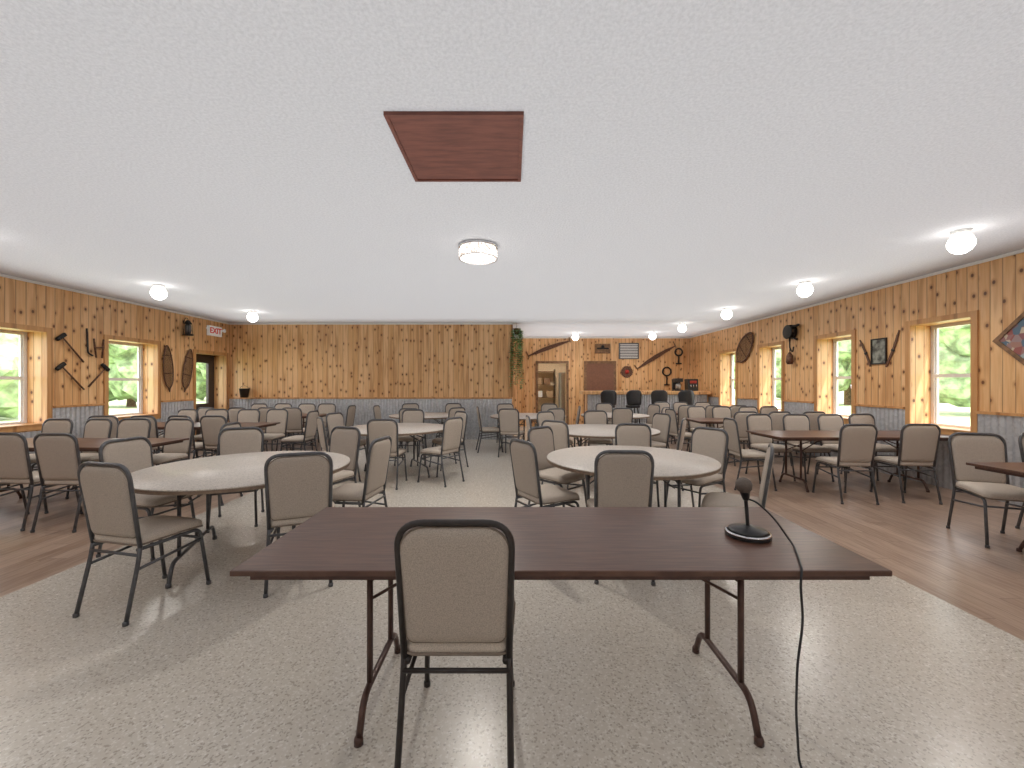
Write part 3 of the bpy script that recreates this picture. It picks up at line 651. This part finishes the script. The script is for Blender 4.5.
# bar-top items
e = empty('coffee_maker', (5.0, 12.4, 1.22), label='black coffee maker on the bar', cat='coffee maker')
mb = MB(); mb.box((-.12, -.14, 0), (.12, .14, .04), 0, .01); mb.box((-.12, .04, .04), (.12, .14, .36), 0, .01); mb.box((-.12, -.14, .27), (.12, .04, .38), 0, .01); part('coffee_maker_body', mb.mesh('b', ['blackplastic']), e)
mb = MB(); mb.lathe([(.06, .04), (.085, .08), (.08, .18), (.05, .23)], 16, mx=Matrix.Translation((0, -.05, 0))); part('coffee_pot', mb.mesh('p', ['steel']), e)
e = empty('soda_dispenser', (5.45, 12.45, 1.22), label='black drink dispenser with red front on the bar', cat='drink dispenser')
mb = MB(); mb.box((-.16, -.12, 0), (.16, .14, .36), 0, .02); part('dispenser_body', mb.mesh('b', ['blackplastic']), e)
mb = MB(); mb.box((-.10, -.135, .23), (.10, -.12, .31), 0, .004); part('dispenser_panel', mb.mesh('p', ['red']), e)
mb = MB()
for x in (-.08, 0, .08): mb.tube([(x, -.12, .20), (x, -.15, .18), (x, -.15, .12)], .012, 6)
part('dispenser_tap', mb.mesh('t', ['chrome']), e)
# kitchen glimpse
e = empty('refrigerator', (2.15, YB2+1.3, 0), label='stainless steel refrigerator in the kitchen doorway', cat='refrigerator')
mb = MB(); mb.box((-.4, -.35, .0), (.4, .35, 1.85), 0, .02); part('refrigerator_body', mb.mesh('b', ['steel']), e)
mb = MB(); mb.box((-.39, -.37, .08), (-.01, -.35, 1.82), 0, .006); mb.box((.01, -.37, .08), (.39, -.35, 1.82), 0, .006); part('refrigerator_door', mb.mesh('d', ['steel']), e)
mb = MB(); 
for x in (-.05, .05): mb.tube([(x, -.39, .8), (x, -.39, 1.3)], .012, 6)
part('refrigerator_handle', mb.mesh('h', ['chrome']), e)
e = empty('kitchen_shelf', (1.25, YB2+2.15, 0), label='open metal kitchen shelf seen through the doorway', cat='shelf')
mb = MB()
for x in (-.4, .4):
    for y in (-.18, .18): mb.tube([(x, y, 0), (x, y, 2.0)], .014, 6)
part('shelf_post', mb.mesh('sp', ['black']), e)
for z in (.4, .9, 1.4, 1.9):
    mb = MB(); mb.box((-.42, -.2, z), (.42, .2, z+.025), 0, .004); part('shelf_board', mb.mesh('sb', ['oldwood']), e)
for (x, z, m_, nm) in ((-.25, 1.425, 'boxcard', 'box'), (.1, 1.425, 'oldwood', 'box'), (-.2, .925, 'white', 'box'), (.2, .925, 'boxcard', 'box')):
    e = empty('storage_box', (1.25+x, YB2+2.1, z), label='small lidded storage box on the kitchen shelf', cat='box', group='kitchen shelf boxes')
    mb = MB(); mb.box((-.12, -.1, 0), (.12, .1, .2), 0, .006); part('box_body', mb.mesh('bb', [m_]), e); mb = MB(); mb.box((-.125, -.105, .2), (.125, .105, .235), 0, .006); part('box_lid', mb.mesh('bl', [m_]), e)
e = empty('ceiling_light', (1.5, YB2+1.0, H), label='lit white glass globe ceiling light', cat='ceiling light', group='globe ceiling lights'); part('lamp_globe', globe_me, e); part('ceiling_plate', plate_me, e); spot(1.5, YB2+1.0, H-.25, 70)
# ivy
e = empty('hanging_ivy', (.12, YB-.03, 2.85), label='trailing green ivy in a hanging pot at the wall end', cat='plant')
mb = MB(); mb.lathe([(.05, -.14), (.09, 0), (.10, .01)], 14); mb.tube([(0, 0, 0), (0, 0, .15)], .004, 5); part('plant_pot', mb.mesh('pp', ['oldwood']), e)
v_ = MB(); l_ = MB()
for k in range(18):
    a = R.uniform(0, 6.28); L = R.uniform(.8, 1.6); p = Vector((.11*math.cos(a), .11*math.sin(a), 0)); pts = [Vector((0, 0, 0)), p.copy()]
    m_ = int(L/.05)
    for i in range(m_):
        p = p+Vector((R.uniform(-.015, .015), R.uniform(-.015, .015), -.05)); pts.append(p.copy())
        for q_ in range(3):
            an = R.uniform(0, 6.28); d = Vector((math.cos(an), math.sin(an), R.uniform(-.6, .1))).normalized(); s_ = R.uniform(.04, .065); sd = d.cross(Vector((0, 0, 1))).normalized()*s_*.6
            c0 = p+d*.01; l_.add([c0, c0+d*s_*.5+sd, c0+d*s_*1.3, c0+d*s_*.5-sd], [(0, 1, 2, 3)])
    v_.tube(pts, .003, 4)
part('ivy_stem', v_.mesh('vs', ['leaf']), e); part('ivy_leaves', l_.mesh('vl', ['leaf']), e)['kind'] = 'stuff'

# ------------------------------------------------------------------ outdoors
mb = MB(); mb.box((-90, -60, -.3), (90, 110, -.12)); g = struct('ground', mb, ['grass'], 'green mown lawn outside', 'lawn')
def tree(x, y, s, seed):
    e = empty('tree', (x, y, -.12), seed, 'leafy green tree on the lawn', 'tree', 'trees outside')
    mb = MB(); mb.tube([(0, 0, 0), (.05*s, 0, 1.5*s), (0, .1, 3.2*s)], .22*s, 10, r2=.1*s); part('trunk', mb.mesh('trunk', ['bark']), e)
    bm = bmesh.new()
    for k in range(9):
        a = k*2.4+seed; rr = (1.5 if k else 0)*s; c_ = Vector((rr*math.cos(a), rr*math.sin(a), (3.4+1.5*math.sin(k*1.7+seed))*s)); r_ = (1.5+.4*math.sin(k+seed))*s
        mt = bmesh.ops.create_icosphere(bm, subdivisions=3, radius=r_)
        for v in mt['verts']:
            p = v.co.copy(); nv = noise.noise(p*1.3+Vector((seed*3, k, 0)))*.35+noise.noise(p*4+Vector((k, seed, 1)))*.2; v.co = c_+p*(1+nv)
    me = bpy.data.meshes.new('foliage'); bm.to_mesh(me); bm.free(); me.materials.append(M['foliage']); part('tree_foliage', me, e)
for i, (x, y, s) in enumerate([(24, 20, 1.1), (25, 30.5, 1.2), (25, 42, 1.2), (-24, 18, 1.1), (-26, 28, 1.2), (-28, 39, 1.2)]): tree(x, y, s, i*1.3+.5)
# world + sun
w = bpy.data.worlds.new('w'); scene.world = w; w.use_nodes = True; nt = w.node_tree; bg = nt.nodes['Background']
bg.inputs[0].default_value = (.93, .96, 1, 1); bg.inputs[1].default_value = 4.6
sl = bpy.data.lights.new('sun', 'SUN'); sl.energy = 6.0; sl.angle = .03; sl.color = (1, .95, .86); so = bpy.data.objects.new('sun', sl); col.objects.link(so)
so.rotation_euler = Vector((-.30, .45, -1.0)).to_track_quat('-Z', 'Y').to_euler()
# camera
cam = bpy.data.cameras.new('camera'); cam.sensor_width = 36; cam.lens = 410/1024*36; cam.clip_start = .05; cam.clip_end = 300
co = bpy.data.objects.new('camera', cam); col.objects.link(co); co.location = (0, 0, 1.43); co.rotation_euler = (math.pi/2, 0, 0); scene.camera = co
